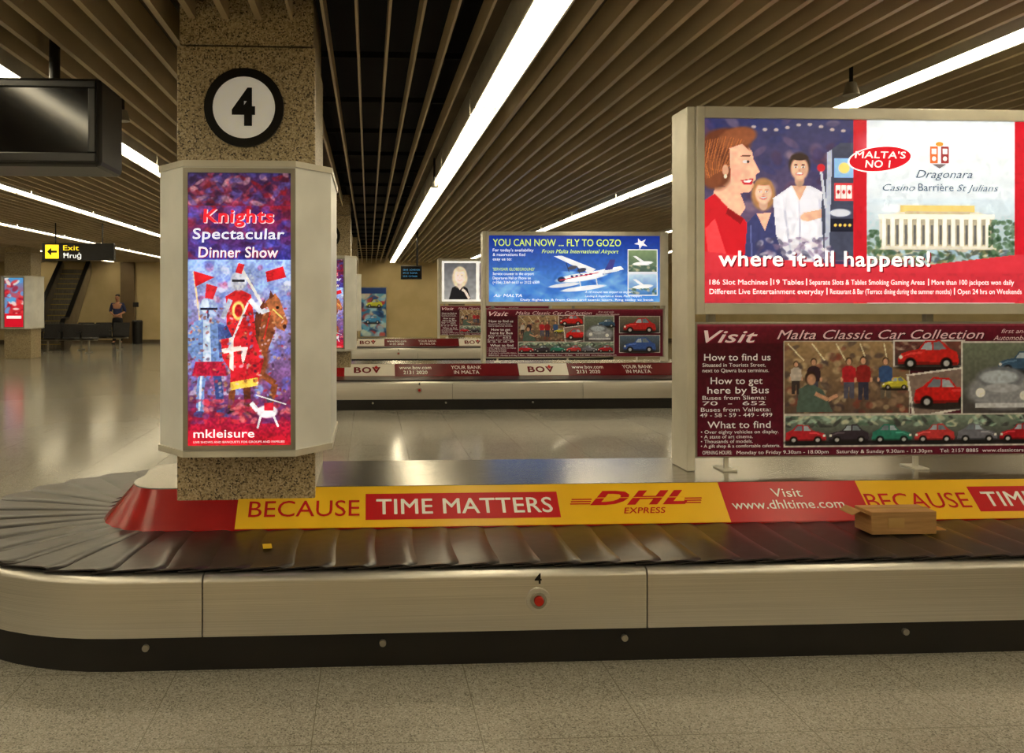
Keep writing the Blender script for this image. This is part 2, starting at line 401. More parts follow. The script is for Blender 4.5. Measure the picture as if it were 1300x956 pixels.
def carousel(y0,label,detail):
    c=root('baggage_carousel',((XC+XR)/2,y0+R,0),label,'baggage carousel','baggage carousels in the hall')
    sweep('plinth',0,LT,[(.035,0),(.035,.15),(.08,.15),(.08,0)],BLACK,c,y0,closed=True,loop=True)
    seams=[.25,2.13,4.01,5.89,7.75,9.9,11.8,13.7,15.57,17.4,19.2]
    seams=[s for s in seams if s<LT+.2]+[LT+.25]
    for a,b in zip(seams[:-1],seams[1:]):
        sweep('side_panel',a+.003,b-.003,APRON,STEEL,c,y0,closed=True)
    sweep('belt_bed',0,LT,[(.06,.395),(SKB+.02,.405)],BLACK,c,y0,loop=True)
    sweep('island_skirt',0,LT,[(SKB,.40),(SKB,.43),(SKT,.60)],SKRED,c,y0,loop=True)
    ts=tlist(0,LT)[:-1]; P=[pos(t,SKT-.004,y0) for t in ts]; cc=c.location
    Vd=[(q[0]-cc[0],q[1]-cc[1],.602) for q in P]+[(q[0]-cc[0],q[1]-cc[1],.585) for q in P]; n=len(P)
    Fd=[tuple(range(n))[::-1],tuple(range(n,2*n))]+[(i,(i+1)%n,n+(i+1)%n,n+i) for i in range(n)]
    mesh_obj('island_deck',Vd,Fd,DECK,c,tuple(cc))
    # overlapping rubber plate: slightly domed, leading edge rolled down
    Lw=.31; nu,nv=12,12; Vp=[]; Fp=[]
    for lay in(0,1):
        for j in range(nv+1):
            v=(j/nv)**1.35; y=v*.58
            xe=Lw/2-.014*math.sin(math.pi*v)
            if y<.05: xe-=.05-math.sqrt(max(0,.05**2-(.05-y)**2))
            for i in range(nu+1):
                u=i/nu; u=1-(1-u)**1.5; x=-Lw/2+u*(xe+Lw/2)
                z=.004+.017*u-(.011*((u-.82)/.18)**2 if u>.82 else 0)
                Vp.append((x,y,z-lay*.006))
    o=(nu+1)*(nv+1); w_=nu+1
    for j in range(nv):
        for i in range(nu):
            a=j*w_+i; Fp.append((a,a+1,a+w_+1,a+w_)); Fp.append((o+a,o+a+w_,o+a+w_+1,o+a+1))
    rim=[i for i in range(nu)]+[j*w_+nu for j in range(nv)]+[nv*w_+i for i in range(nu,0,-1)]+[j*w_ for j in range(nv,0,-1)]
    for a,b in zip(rim,rim[1:]+rim[:1]): Fp.append((a,o+a,o+b,b))
    LM=2*LS+2*math.pi*.8
    if detail:
        N=99; first=None
        for i in range(N):
            d=i*LM/N; sy=1
            if d<LS: t=d
            elif d<LS+math.pi*.8:
                t=LS+(d-LS)*R/.8; sy=1+.3*math.sin(math.pi*(t-LS)/PC)**2
            elif d<2*LS+math.pi*.8: t=LS+PC+(d-LS-math.pi*.8)
            else: t=2*LS+PC+(d-2*LS-math.pi*.8)*R/.8
            x,y,nx,ny=pos(t,.03,y0)
            ang=math.atan2(-ny,-nx)-math.pi/2
            if first is None:
                first=mesh_obj('belt_plate',Vp,Fp,RUBBER,c,(x,y,.414),smooth=True); ob=first
                try: first.data.set_sharp_from_angle(angle=math.radians(40))
                except Exception: pass
            else:
                ob=first.copy(); COL.objects.link(ob); ob.parent=c; ob.location=Vector((x,y,.414))-c.location
            ob.rotation_euler=(0,0,ang); ob.scale=(1,sy,1)
    else:
        sweep('belt',0,LT,[(.04,.425),(SKB-.01,.43),(SKB-.01,.42),(.04,.41)],RUBBER,c,y0,closed=True,loop=True)
    bx,bz=.718,.283
    cyl('button_plate',(bx,y0-.004,bz),.052,.012,'Y',STEEL,c,32,bevel=.003)
    ring('button_ring',(bx,y0-.013,bz),.034,.024,.014,ALUG,c)
    cyl('stop_button',(bx,y0-.02,bz),.02,.022,'Y',ink((190,40,25)),c,24,bevel=.004)
    L=Lett(0,6,0,6,.06,.06); L.text('4',1.5,4.5,5,4.2,(20,18,16),.02)
    L.build('panel_number',c,(bx-.03,y0-.003,bz+.058))
    for fx in(-.93,.06,1.1,2.35):
        cyl('plinth_bolt',(fx,y0+.03 if fx>-1 else y0+.05,.1),.014,.02,'Y',ALUG,c,16)
    return c
car1=carousel(3.48,'steel oval carousel with black rubber plates and yellow-red skirt adverts',True)
car2=carousel(11.71,'steel-sided carousel with maroon and white bank adverts on its skirt',False)
car3=carousel(19.94,'steel-sided carousel with maroon bank adverts beside a pale portrait billboard',False)

def skirt_panel(c,y0,xa,xb,col):
    Ls=math.hypot(.17,.17); n=.003
    V=[(xa,0,0.004),(xb,0,0.004),(xb,0,Ls-.004),(xa,0,Ls-.004)]; V+= [(a,-n,d) for a,b,d in V]
    return mesh_obj('advert_panel',V,[(4,5,6,7),(0,1,5,4),(1,2,6,5),(2,3,7,6),(3,0,4,7)],col,c,(0,y0+SKB,.43),(-math.pi/4,0,0))
YEL=pm('advert_yellow',(252,202,40),(246,194,34),scale=3,rough=0.3)
RED=pm('advert_red',(206,26,36),(196,22,32),scale=3,rough=0.3)
MAR=pm('advert_maroon',(112,12,20),(100,10,18),scale=3,rough=0.3)
WHT=pm('advert_white',(232,226,214),(224,218,206),scale=3,rough=0.3)
skirt_panel(car1,3.48,-.654,1.826,YEL); skirt_panel(car1,3.48,1.826,2.566,RED); skirt_panel(car1,3.48,2.566,5.05,YEL)
def mk(Ls=.2404): return Lett(0,100,0,24,1.0,Ls,0.0,.003)
r=(205,22,32); w=(255,255,250); yb=(250,200,40)
ROT=(-math.pi/4,0,0)
def put1(L): L.build('advert_lettering',car1,(0,3.48+SKB,.43),ROT)
def trio(o):
    L=mk(); L.text('BECAUSE',o-59.5,o-4.5,17.2,8.8,r,0.0); put1(L)
    L=mk(); L.rect(o-1.5,4.8,o+96.5,19.6,r,1); L.text('TIME MATTERS',o+4,o+93,16.5,8.4,w,.012,layer=2); put1(L)
def courier(o):
    L=mk()
    for k,(a,b) in enumerate(((9.2,9.9),(10.5,11.2),(11.8,12.5))):
        d=(k)*-.6
        L.rect(o+103.6+d,a,o+114-k*.6,b,r,1); L.rect(o+162.5-k*.6,a,o+171.5+d,b,r,1)
    L.text('DHL',o+112.5,o+163.5,12.6,7.4,r,.04,.45,layer=2)
    L.rect(o+116,8.7,o+162,9.1,yb,3)
    L.text('EXPRESS',o+129,o+151,17.9,3.2,r,.01,.3,layer=2); put1(L)
trio(0); trio(317); courier(0); courier(317)
L=mk(); L.text('Visit',209,225,9.6,5,w,0); L.text('www.dhltime.com',186,245,16.4,5,w,.006); put1(L)
mr=(112,12,20)
for c,y0 in((car2,11.71),(car3,19.94)):
    for o in(-.36,2.26):
        skirt_panel(c,y0,o,o+.75,WHT); skirt_panel(c,y0,o+.75,min(o+2.62,4.9),MAR)
        q=o*100
        L=mk(); L.text('B',q+14,q+25,17.5,10.5,mr,.03); L.text('O',q+26,q+40,17.5,10.5,mr,.03); L.text('V',q+41,q+54,17.5,10.5,mr,.03); L.poly([(q+47.5,11.5),(q+50.5,7.5),(q+47.5,3.5),(q+44.5,7.5)],(200,40,40),6)
        L.build('advert_lettering',c,(0,y0+SKB,.43),ROT)
        L=mk(); L.text('www.bov.com',q+82,q+130,11,6.5,w,.004); L.text('2131 2020',q+88,q+124,20.5,6.5,w,.004); L.build('advert_lettering',c,(0,y0+SKB,.43),ROT)
        if q+215<485:
            L=mk(); L.text('YOUR BANK',q+160,q+206,11,6.5,w,.004); L.text('IN MALTA',q+164,q+202,20.5,6.5,w,.004); L.build('advert_lettering',c,(0,y0+SKB,.43),ROT)

# ------------------------------------------------------------ pillars + lightboxes
def pillar(x,yf,lab):
    c=root('stone_pillar',(x,yf+.35,0),lab,'pillar','stone pillars in the hall')
    box('pillar_shaft',x-.345,x+.345,yf,yf+.70,0,2.83,GRANITE,c,bevel=.006)
    box('pillar_cap',x-.335,x+.335,yf+.01,yf+.69,2.838,3.14,GRANITE,c,bevel=.006)
    return c
def octa(x,yc,hx,hy,cx,cy): 
    return [(x-hx+cx,yc-hy),(x+hx-cx,yc-hy),(x+hx,yc-hy+cy),(x+hx,yc+hy-cy),(x+hx-cx,yc+hy),(x-hx+cx,yc+hy),(x-hx,yc+hy-cy),(x-hx,yc-hy+cy)]
def knight_poster():
    C=Cv(243,372,221,563,.62,(110,30,60))
    C.grad(243,221,372,262,(40,30,70),(110,30,60)); C.scat(243,221,372,262,[(60,50,110),(150,60,80),(40,20,50),(190,140,150),(120,20,30),(80,70,140)],160,4,3,2.2,.6)
    C.grad(243,262,372,330,(140,24,44),(60,56,150)); C.scat(243,262,372,332,[(60,60,160),(150,40,60),(90,90,200),(50,20,60),(30,30,110)],120,6,4,1.5,.5)
    C.grad(243,330,372,520,(150,180,240),(110,50,100)); C.scat(243,332,372,500,[(110,140,225),(220,225,245),(180,90,130),(150,190,240),(90,100,200)],160,6,5,1.2,.55)
    C.line([(306,334),(346,404)],3,(240,236,224)); C.line([(250,345),(262,440)],2,(230,200,150)); C.poly([(250,344),(276,352),(252,364)],(206,30,40)); C.poly([(340,345),(362,338),(366,352),(342,358)],(206,30,40))
    BR=(132,70,42); BD=(92,46,30); BL=(170,100,62)
    C.ell(318,452,26,36,BR,.15); C.poly([(322,430),(330,396),(344,378),(356,384),(352,420),(340,452)],BR)
    C.poly([(340,382),(352,372),(358,380),(368,408),(364,420),(354,416),(346,398)],BL); C.poly([(344,380),(346,368),(351,376)],BD); C.ell(355,390,2,2,(20,14,12)); C.ell(364,414,2.4,3,(60,30,24))
    C.line([(349,392),(362,404)],1.4,(240,220,120)); C.line([(346,396),(338,430)],1.6,(200,40,40)); C.poly([(322,430),(328,396),(340,378),(336,400),(330,436)],BD)
    C.line([(330,470),(352,486),(346,512)],8,BR); C.line([(316,478),(318,520)],9,BD); C.line([(300,476),(296,518)],8,BR); C.ell(318,521,6,4,(30,22,20)); C.ell(296,520,6,4,(30,22,20)); C.ell(345,513,5,4,(30,22,20))
    C.poly([(296,430),(326,424),(338,456),(330,486),(296,492)],(196,30,44)); C.poly([(296,484),(330,478),(330,488),(296,494)],(240,200,80)); C.poly([(306,440),(318,440),(312,462)],(245,225,225))
    C.poly([(290,376),(306,366),(322,374),(328,424),(292,430)],(200,34,40)); C.ell(306,357,10,12,(196,200,218)); C.rect(298,355,314,358,(30,30,40)); C.poly([(302,346),(306,334),(314,336),(310,348)],(206,36,44))
    C.line([(320,380),(334,396),(344,392)],6,(200,204,220)); C.line([(296,380),(286,404)],6,(170,176,200)); C.ell(306,394,8,12,(240,214,120)); C.ell(306,394,5,8,(180,26,34))
    AR=(112,142,200); AD=(58,74,136); AL=(206,222,246)
    C.poly([(250,408),(268,402),(288,410),(292,448),(284,462),(254,462),(248,446)],AR); C.poly([(262,406),(270,404),(272,458),(262,458)],AL,.8); C.poly([(280,410),(288,412),(290,448),(282,456)],AD,.8)
    C.ell(268,392,12,15,(150,168,210)); C.ell(264,388,5,9,AL,a=.8); C.rect(258,390,280,393,(24,26,48)); C.rect(267,390,269,404,(40,46,80)); C.poly([(264,378),(266,360),(280,364),(274,380)],(206,40,50))
    C.line([(250,412),(244,436),(252,452)],8,AR); C.line([(288,414),(298,436),(288,448)],8,AD); C.line([(262,462),(258,496),(258,522)],10,AR); C.line([(278,462),(282,498),(284,524)],10,AD); C.line([(260,464),(257,520)],2.5,AL)
    C.ell(258,524,8,4,AD); C.ell(286,526,8,4,AD); C.poly([(252,458),(288,458),(292,476),(248,476)],(180,30,60))
    C.poly([(284,430),(308,426),(310,452),(298,472),(286,454)],(222,40,50)); C.poly([(294,428),(300,427),(300,470),(295,466)],(236,214,206)); C.poly([(285,442),(309,438),(309,444),(286,448)],(236,214,206))
    C.line([(292,446),(318,384)],2.2,(230,235,245))
    C.scat(243,390,372,508,[(200,40,40),(90,40,30),(215,195,215),(60,40,60),(220,170,120),(130,150,220),(150,80,60)],260,2.2,8,1.3,.6)
    C.grad(243,528,372,563,(150,24,60),(196,24,40)); C.scat(243,505,372,536,[(90,30,80),(200,50,60),(150,30,60),(110,60,120),(220,120,120)],120,4,10,2,.6)
    C.ell(342,521,13,8,(225,220,230)); C.poly([(332,518),(324,508),(320,512),(328,522)],(225,220,230)); C.ell(345,506,4,5,(70,60,80)); C.line([(328,500),(366,512)],1.3,(250,250,250)); C.line([(334,526),(330,542)],2.5,(225,220,230)); C.line([(350,526),(356,540)],2.5,(225,220,230)); C.rect(338,510,350,520,(190,30,50))
    C.noise(.2,2,2); C.noise(.18,8,3)
    return C
KP=knight_poster()
PWK=paint_mat('backlit_print',.88); PDIM=paint_mat('glossy_print_faint_glow',0.12)  # glossy print is no lamp; its faint glow stands in for room light
first_kp=None; first_kl=None
def lightbox(x,yf,lab,canvas=None):
    global first_kp,first_kl
    yc=yf+.35
    c=root('advertising_lightbox',(x,yc,.81),lab,'advertising lightbox','lightboxes around pillars')
    O=octa(x,yc,.425,.565,.165,.2); In=[(x-.35,yc-.36),(x+.35,yc-.36),(x+.35,yc-.355),(x+.35,yc+.355),(x+.35,yc+.36),(x-.35,yc+.36),(x-.35,yc+.355),(x-.35,yc-.355)]
    cl=c.location; V=[];n=8
    for P,z in((O,.816),(O,2.21),(In,2.21),(In,.816)):
        V+=[(a-cl[0],b-cl[1],z-cl[2]) for a,b in P]
    F=[]
    for k in range(4):
        l=(k+1)%4
        for i in range(n): F.append((k*n+i,k*n+(i+1)%n,l*n+(i+1)%n,l*n+i))
    h=mesh_obj('lightbox_housing',V,F,LBOX,c,tuple(cl)); bev(h,.008)
    for z0,z1 in((.806,.836),(2.19,2.22)):
        O2=octa(x,yc,.432,.572,.166,.2)
        V=[]
        for P,z in((O2,z0),(O2,z1),(O,z1),(O,z0)): V+=[(a-cl[0],b-cl[1],z-cl[2]) for a,b in P]
        mesh_obj('lightbox_rim',V,F,ALU,c,tuple(cl))
    yy=yc-.565
    px0,px1,pz0,pz1=x-.243,x+.243,.862,2.16
    boxes('poster_frame',[(px0-.022,px0,yy-.014,yy+.001,pz0-.022,pz1+.022),(px1,px1+.022,yy-.014,yy+.001,pz0-.022,pz1+.022),(px0,px1,yy-.014,yy+.001,pz1,pz1+.022),(px0,px1,yy-.014,yy+.001,pz0-.022,pz0)],ALUG,c,tuple(cl))
    if canvas is None:
        if first_kp is None:
            first_kp=KP.build('poster',c,(px0,yy-.004,pz0),.486,1.298,PWK)
        else:
            q=first_kp.copy(); COL.objects.link(q); q.parent=c
        if first_kl is None:
            L=Lett(243,372,221,563,.486,1.298,.9)
            L.text('Knights',262,350,283,16,(232,40,52),.025,0.05,4,shadow=(250,225,235),sd=(1.2,.8))
            L.text('Spectacular',249,364,304,13,(236,238,255),.012,0.05,4,shadow=(30,24,110),sd=(1,1))
            L.text('Dinner Show',256,356,327,13,(250,240,250),.012,0.05,4,shadow=(130,20,70),sd=(1,1))
            L.text('mkleisure',250,326,553,10,(255,255,255),.006,0,4)
            L.text('LIVE SHOWS AND BANQUETS FOR GROUPS AND FAMILIES',250,364,560,2.6,(245,225,225),.0,0,4)
            first_kl=L.build('poster_lettering',c,(px0,yy-.005,pz0))
        else:
            q=first_kl.copy(); COL.objects.link(q); q.parent=c
    else: canvas.build('poster',c,(px0,yy-.004,pz0),.486,1.298,PWK)
    return c
def numsign(x,yf,z,num,lab):
    c=root('round_number_sign',(x,yf,z),lab,'sign','round pillar number signs')
    cyl('sign_disc',(x,yf-.008,z),.19,.014,'Y',ink((252,250,242),.12),c,64)  # disc is no lamp; a slight glow is added to brighten its white
    ring('sign_ring',(x,yf-.009,z),.198,.155,.02,ink((14,13,12)),c,64)
    L=Lett(0,20,0,20,.2,.2); L.text(num,4,15.6,18.2,16.8,(14,13,12),.045,layer=2)
    L.build('sign_numeral',c,(x-.1,yf-.0175,z-.1))
PX=-.614
pillar(PX,4.20,'square speckled beige granite pillar rising through a carousel island')
lightbox(PX,4.20,'white octagonal lightbox around a pillar with medieval dinner show poster')
numsign(PX-.01,4.20,2.52,'4','round white sign with black ring and numeral four')
pillar(PX,12.43,'speckled granite pillar on the bank-advert carousel'); lightbox(PX,12.43,'white lightbox around the pillar of the seaplane billboard carousel'); numsign(PX-.01,12.43,2.52,'3','round black-ringed number sign on pillar beside seaplane billboard')
pillar(PX,20.66,'speckled granite pillar beside the pale portrait billboard'); lightbox(PX,20.66,'white lightbox around pillar beside the pale portrait billboard')
AC=Cv(0,49,0,130,1.2,(190,40,50)); AC.grad(0,0,49,60,(70,150,210),(200,60,70)); AC.scat(0,0,49,130,[(220,60,60),(80,160,220),(250,230,220),(160,20,40)],60,7,21,1.5,.8); AC.rect(0,95,49,130,(200,20,40)); AC.rect(5,100,44,108,(250,240,240))
pillar(-9.36,22.6,'speckled granite pillar near the escalator'); lightbox(-9.36,22.6,'white lightbox with red and blue poster near the escalator',AC)

# ------------------------------------------------------------ billboards
def board(yf,lab,upper,uplet,lower,lowlet,lowmesh=None):
    c=root('advertising_billboard',(3.2,yf+.12,.602),lab,'billboard','billboards standing on the carousels')
    x0,x1=1.785,4.64; pz0,pz1=1.537,2.565
    box('lightbox_case',x0+.03,x1,yf+.012,yf+.2,1.475,2.63,ALUG,c,bevel=.006)
    boxes('lightbox_frame',[(x0+.03,1.86,yf-.01,yf+.02,1.475,2.63),(4.555,x1,yf-.01,yf+.02,1.475,2.63),(1.86,4.555,yf-.01,yf+.02,pz1,2.63),(1.86,4.555,yf-.01,yf+.02,1.475,pz0)],ALU,c,tuple(c.location),bevel=.004)
    boxes('support_post',[(x0-.02,x0+.028,yf+.005,yf+.24,.603,2.63)],ALU,c,tuple(c.location),bevel=.006)
    boxes('support_post',[(x1+.002,x1+.05,yf+.005,yf+.24,.603,2.63)],ALU,c,tuple(c.location),bevel=.006)
    boxes('poster_backing',[(x0+.03,4.62,yf+.012,yf+.05,.675,1.432)],ALUG,c,tuple(c.location),bevel=.004)
    for fx in(2.0,3.1,4.2): boxes('foot_bracket',[(fx-.012,fx+.012,yf+.03,yf+.05,.603,.68),(fx-.04,fx+.04,yf-.02,yf+.12,.603,.612)],ALU,c,tuple(c.location))
    for fx in(1.93,3.2,4.5): boxes('joining_bracket',[(fx-.02,fx+.02,yf+.06,yf+.1,1.43,1.48)],ALUG,c,tuple(c.location))
    upper.build('backlit_picture',c,(1.86,yf+.008,pz0),2.695,pz1-pz0,PWK)
    if uplet: uplet.build('picture_lettering',c,(1.86,yf+.007,pz0))
    if lowmesh is None:
        a=lower.build('poster_picture',c,(1.825,yf+.009,.685),2.78,.735,PDIM); b=lowlet.build('poster_lettering',c,(1.825,yf+.008,.685))
    else:
        r0,a,b=lowmesh
        for o in(a,b):
            q=o.copy(); COL.objects.link(q); q.parent=c
    return c,a,b
U=Cv(898,1484,148,385,1.0,(60,52,86))
U.grad(898,148,1085,330,(50,52,96),(110,84,108)); U.scat(898,148,1085,330,[(50,50,90),(110,70,90),(40,50,110),(130,96,120),(70,40,60),(160,130,140)],130,10,31,1.3,.4)
for k in range(9): U.ell(960+k*14,158+4*math.sin(k),3,2,(230,210,190),a=.7)
H1=(104,54,34); SK=(232,182,152)
U.poly([(906,262),(912,236),(940,234),(950,262),(936,284)],SK)
U.poly([(898,254),(912,244),(928,262),(948,276),(958,292),(966,335),(898,335)],(200,24,38)); U.poly([(900,290),(912,276),(930,335),(905,335)],(236,66,72)); U.poly([(928,262),(948,276),(944,284),(926,270)],(150,14,26))
U.poly([(918,186),(930,172),(948,176),(958,190),(960,200),(968,216),(962,220),(963,226),(959,229),(961,234),(955,242),(938,244),(920,232)],SK)
U.ell(926,180,30,20,H1); U.ell(914,204,20,34,H1,.1); U.ell(940,172,24,13,(140,78,48),.25); U.ell(908,216,14,22,(124,66,40))
for k in range(16): U.line([(900+k*3.2,170+abs(k-8)*.8),(896+k*2.6,196+k%3*5),(902+k*1.6,226-k)],1.1,(150+k%3*16,86+k%3*10,54))
U.poly([(930,186),(946,180),(958,192),(960,202),(966,215),(950,240),(932,236)],SK)
U.ell(951,203,4.5,1.8,(250,246,240)); U.ell(953,203,2,2,(50,34,28)); U.line([(944,196),(957,195)],1.8,(90,50,36)); U.poly([(944,227),(960,224),(958,232),(948,233)],(190,40,54)); U.poly([(948,228),(958,226),(956,229),(949,230)],(252,250,248)); U.ell(938,217,6,7,(240,156,136),a=.5,soft=.5); U.ell(925,214,4,7,(214,160,130)); U.ell(925,222,2,2.5,(240,230,200))
U.poly([(948,335),(952,282),(962,270),(984,268),(998,282),(1004,335)],(58,62,108)); U.poly([(964,270),(982,268),(974,292)],(230,182,154)); U.line([(956,285),(958,330)],2,(90,96,150))
U.face(972,242,13,(238,192,164),(172,124,80),'long')
U.poly([(984,250),(1006,234),(1030,233),(1054,246),(1064,300),(1044,332),(998,332),(988,296)],(228,228,238)); U.poly([(1008,234),(1026,234),(1017,254)],(222,172,142)); U.line([(1017,254),(1018,330)],1.5,(180,180,200)); U.line([(998,262),(1006,320)],3,(196,198,214)); U.poly([(1040,250),(1052,248),(1060,300),(1048,326)],(200,202,220))
U.face(1017,210,14,(226,178,148),(52,36,30))
U.poly([(1022,268),(1052,262),(1054,272),(1026,280)],(226,176,146)); U.ell(1024,274,6,5,(226,176,146))
U.poly([(1052,190),(1068,178),(1085,178),(1085,330),(1048,330),(1044,262)],(64,68,88)); U.poly([(1052,190),(1058,186),(1054,330),(1048,330)],(176,182,200)); U.rect(1061,198,1084,222,(140,186,232)); U.ell(1073,210,7,7,(240,220,120)); U.rect(1061,230,1084,252,(206,60,66))
for k in range(3): U.rect(1063+k*7,233,1068+k*7,249,(240,240,235)); U.ell(1065.5+k*7,241,1.8,3,(190,40,50))
U.ell(1068,268,13,5,(206,210,222)); U.rect(1056,276,1085,292,(26,28,44))
for k in range(4): U.ell(1062+k*6,284,2,2,(240,200,90))
U.line([(1044,214),(1050,262)],3,(200,205,218)); U.ell(1044,210,5,5,(210,40,50))
U.scat(962,300,1060,332,[(60,60,90),(200,190,200),(120,100,130),(230,220,225),(80,70,100)],90,4,34,1.6,.6)
U.rect(1085,148,1102,385,(196,24,40))
U.grad(1102,148,1290,385,(226,234,240),(206,220,232)); U.ell(1190,180,80,26,(240,246,250),a=.7,soft=.4)
U.grad(1102,250,1290,335,(206,222,234),(150,170,170)); U.ell(1140,262,30,6,(240,244,248),soft=.5,a=.7)
U.poly([(1118,275),(1148,264),(1235,264),(1262,272),(1262,312),(1118,312)],(224,218,196)); U.rect(1144,258,1238,266,(226,200,120)); U.rect(1150,266,1232,272,(196,184,150))
U.rect(1120,276,1260,310,(176,168,146))
for k in range(13): U.rect(1121+k*11,275,1125.5+k*11,311,(250,246,232)); U.rect(1128+k*11,284,1130.5+k*11,308,(96,96,96))
U.rect(1117,270,1263,275,(248,242,224)); U.rect(1112,311,1268,315,(222,214,192)); U.rect(1106,315,1274,318,(190,184,168))
U.scat(1102,316,1290,345,[(60,90,60),(110,110,70),(200,190,150),(80,100,110),(60,70,60),(170,200,220)],220,3.4,35,2.4,.75); U.scat(1256,276,1290,325,[(60,90,60),(90,120,90),(40,70,44)],70,4,36,1,.75); U.scat(1102,290,1120,325,[(60,90,60),(90,120,90)],30,4,37,1,.7)
U.rect(1290,148,1312,385,(196,24,40)); U.grad(1312,148,1484,385,(228,234,240),(210,196,200)); U.scat(1312,200,1484,330,[(180,200,220),(240,235,225),(210,180,160)],30,20,37,1.5,.5)
U.poly([(898,318),(960,326),(1085,336),(1180,335),(1290,322),(1484,322),(1484,385),(898,385)],(206,50,62)); U.poly([(898,346),(1484,346),(1484,385),(898,385)],(188,44,56),.7)
U.noise(.07,4,5)
UL=Lett(898,1484,148,385,2.695,1.028,.9); w=(255,255,252)
UL.ell(1118,198,41,17,(250,250,250),1,.12); UL.ell(1118,198,39,15.5,(206,26,40),2,.12)
UL.text("MALTA'S",1086,1150,197,8.5,w,.012,.1,4); UL.text('NO 1',1099,1131,209,9,w,.012,.1,4)
g=(74,82,96)
UL.text('Dragonara',1163,1235,222,10,g,0,.35,4); UL.text('Casino',1121,1162,239,8.5,g,0,.35,4); UL.text('Barrière',1166,1211,239,9.5,g,.004,0,4); UL.text('St Julians',1215,1268,239,8.5,g,0,.35,4)
for dx,c_ in((-7,(214,110,60)),(7,(150,60,60))):
    UL.rect(1193+dx-5,181,1193+dx+5,203,c_,3); UL.rect(1193+dx-3,184,1193+dx+3,191,(235,238,240),4); UL.ell(1193+dx,197,2.6,3,(235,238,240),4)
UL.poly([(1184,204),(1202,204),(1193,210)],(120,110,110),3); UL.ell(1193,178,5,3,(214,150,60),3)
UL.text('where it all happens!',916,1181,337,19,w,.018,0,5,shadow=(120,14,30),sd=(1.8,1.4))
def row(items,y,cap):
    for t,a,b in items: UL.text(t,a,b,y,cap,w,.004,0,4)
row([('186 Slot Machines',905,977),('19 Tables',984,1022),('Separate Slots & Tables Smoking Gaming Areas',1029,1174),('More than 100 jackpots won daily',1183,1288)],361,6.4)
row([('Different Live Entertainment everyday',905,1047),('Restaurant & Bar (Terrace dining during the summer months)',1055,1208),('Open 24 hrs on Weekends',1216,1298)],373,6.4)
for a,y in((981,357),(1025.5,357),(1179,357),(1051,369),(1212,369)): UL.rect(a-.6,y-4,a+.6,y+5,w,4)
D=Cv(878,1480,415,583,1.0,(92,14,34))
D.grad(878,415,1480,440,(120,24,48),(84,12,30)); D.grad(878,440,1480,583,(70,10,26),(96,16,40)); D.rect(878,415,1480,417,(150,60,80))
D.rect(985,437,1142,530,(200,196,180)); D.grad(986,438,1141,529,(170,140,100),(96,76,64)); D.scat(986,438,1141,529,[(220,200,160),(110,90,80),(60,50,60),(180,150,120),(140,60,50)],160,5,41,1.4,.5)
for k in range(5): D.line([(990+k*30,440),(1010+k*26,462)],1.5,(240,232,200))
for x,h,t,b in((1022,60,(60,40,50),(70,70,90)),(1066,62,(190,40,50),(90,90,110)),(1084,66,(150,40,40),(60,60,80)),(1112,62,(60,90,140),(110,100,90)),(1000,50,(200,190,180),(60,50,50))): D.person(x,480,h,t,b)
D.poly([(1000,528),(1004,498),(1018,490),(1034,500),(1046,528)],(84,104,94)); D.ell(1018,484,7,9,(60,40,30)); D.ell(1019,486,5.5,7,(206,156,126)); D.line([(1024,504),(1040,512),(1052,506)],5,(206,156,126)); D.car(1125,492,34,(206,196,60))
D.rect(1122,436,1212,470,(230,226,220)); D.grad(1124,438,1210,468,(120,70,60),(70,60,60)); D.scat(1124,438,1210,448,[(200,180,160),(80,40,40)],30,3,45,2,.6); D.car(1166,456,76,(210,40,36))
D.poly([(1138,480),(1228,468),(1236,520),(1146,538)],(235,230,222)); D.poly([(1141,482),(1225,471),(1232,518),(1149,534)],(140,120,110)); D.car(1188,505,80,(212,34,32),-1)
D.rect(1208,438,1312,540,(225,222,214)); D.grad(1210,440,1310,538,(120,130,110),(70,64,66)); D.car(1285,466,60,(60,90,120)); D.ell(1262,502,46,24,(150,152,158)); D.ell(1258,484,30,14,(120,124,132)); D.ell(1256,484,24,9,(186,196,204)); D.ell(1232,504,6,6,(250,250,240)); D.ell(1288,508,6,6,(250,250,240)); D.rect(1226,518,1300,523,(206,208,212)); D.ell(1260,498,22,6,(190,194,200),a=.8)
D.rect(985,531,1312,572,(205,200,190)); D.grad(987,533,1310,570,(130,150,130),(60,50,56)); D.scat(987,533,1310,547,[(180,210,190),(90,120,100),(220,220,190),(60,60,60)],140,3,44,2.5,.7)
for k,cc in enumerate([(190,40,50),(60,50,60),(50,130,110),(200,60,60),(120,120,130),(180,30,40)]): D.car(1012+k*54,557,50,cc,1 if k%2 else -1)
D.rect(1330,440,1470,500,(205,200,190)); D.grad(1332,442,1468,498,(120,110,90),(60,60,60)); D.car(1400,475,110,(190,40,40)); D.rect(1330,508,1470,570,(205,200,190)); D.grad(1332,510,1468,568,(90,110,130),(60,60,60)); D.car(1400,545,110,(60,90,160))
D.noise(.1,3,7)
DL=Lett(878,1480,415,583,2.78,.735,0.15); pk=(240,214,214)  # lettering glows faintly like its poster, in place of room light
DL.text('Visit',886,952,438,15,(250,225,225),.012,.35,4,shadow=(150,30,60),sd=(1.4,1))
DL.text('Malta Classic Car Collection',976,1236,434,11.5,(240,204,208),.006,.35,4,shadow=(40,4,14),sd=(1,.8))
DL.text('first and only',1258,1312,427,5.5,pk,0,.35,4); DL.text('Automobile Museum',1248,1330,436,6,pk,.0,.35,4)
def dt(t,a,b,y,c,bo=.002): DL.text(t,a,b,y,c,(245,240,238),bo,0,4)
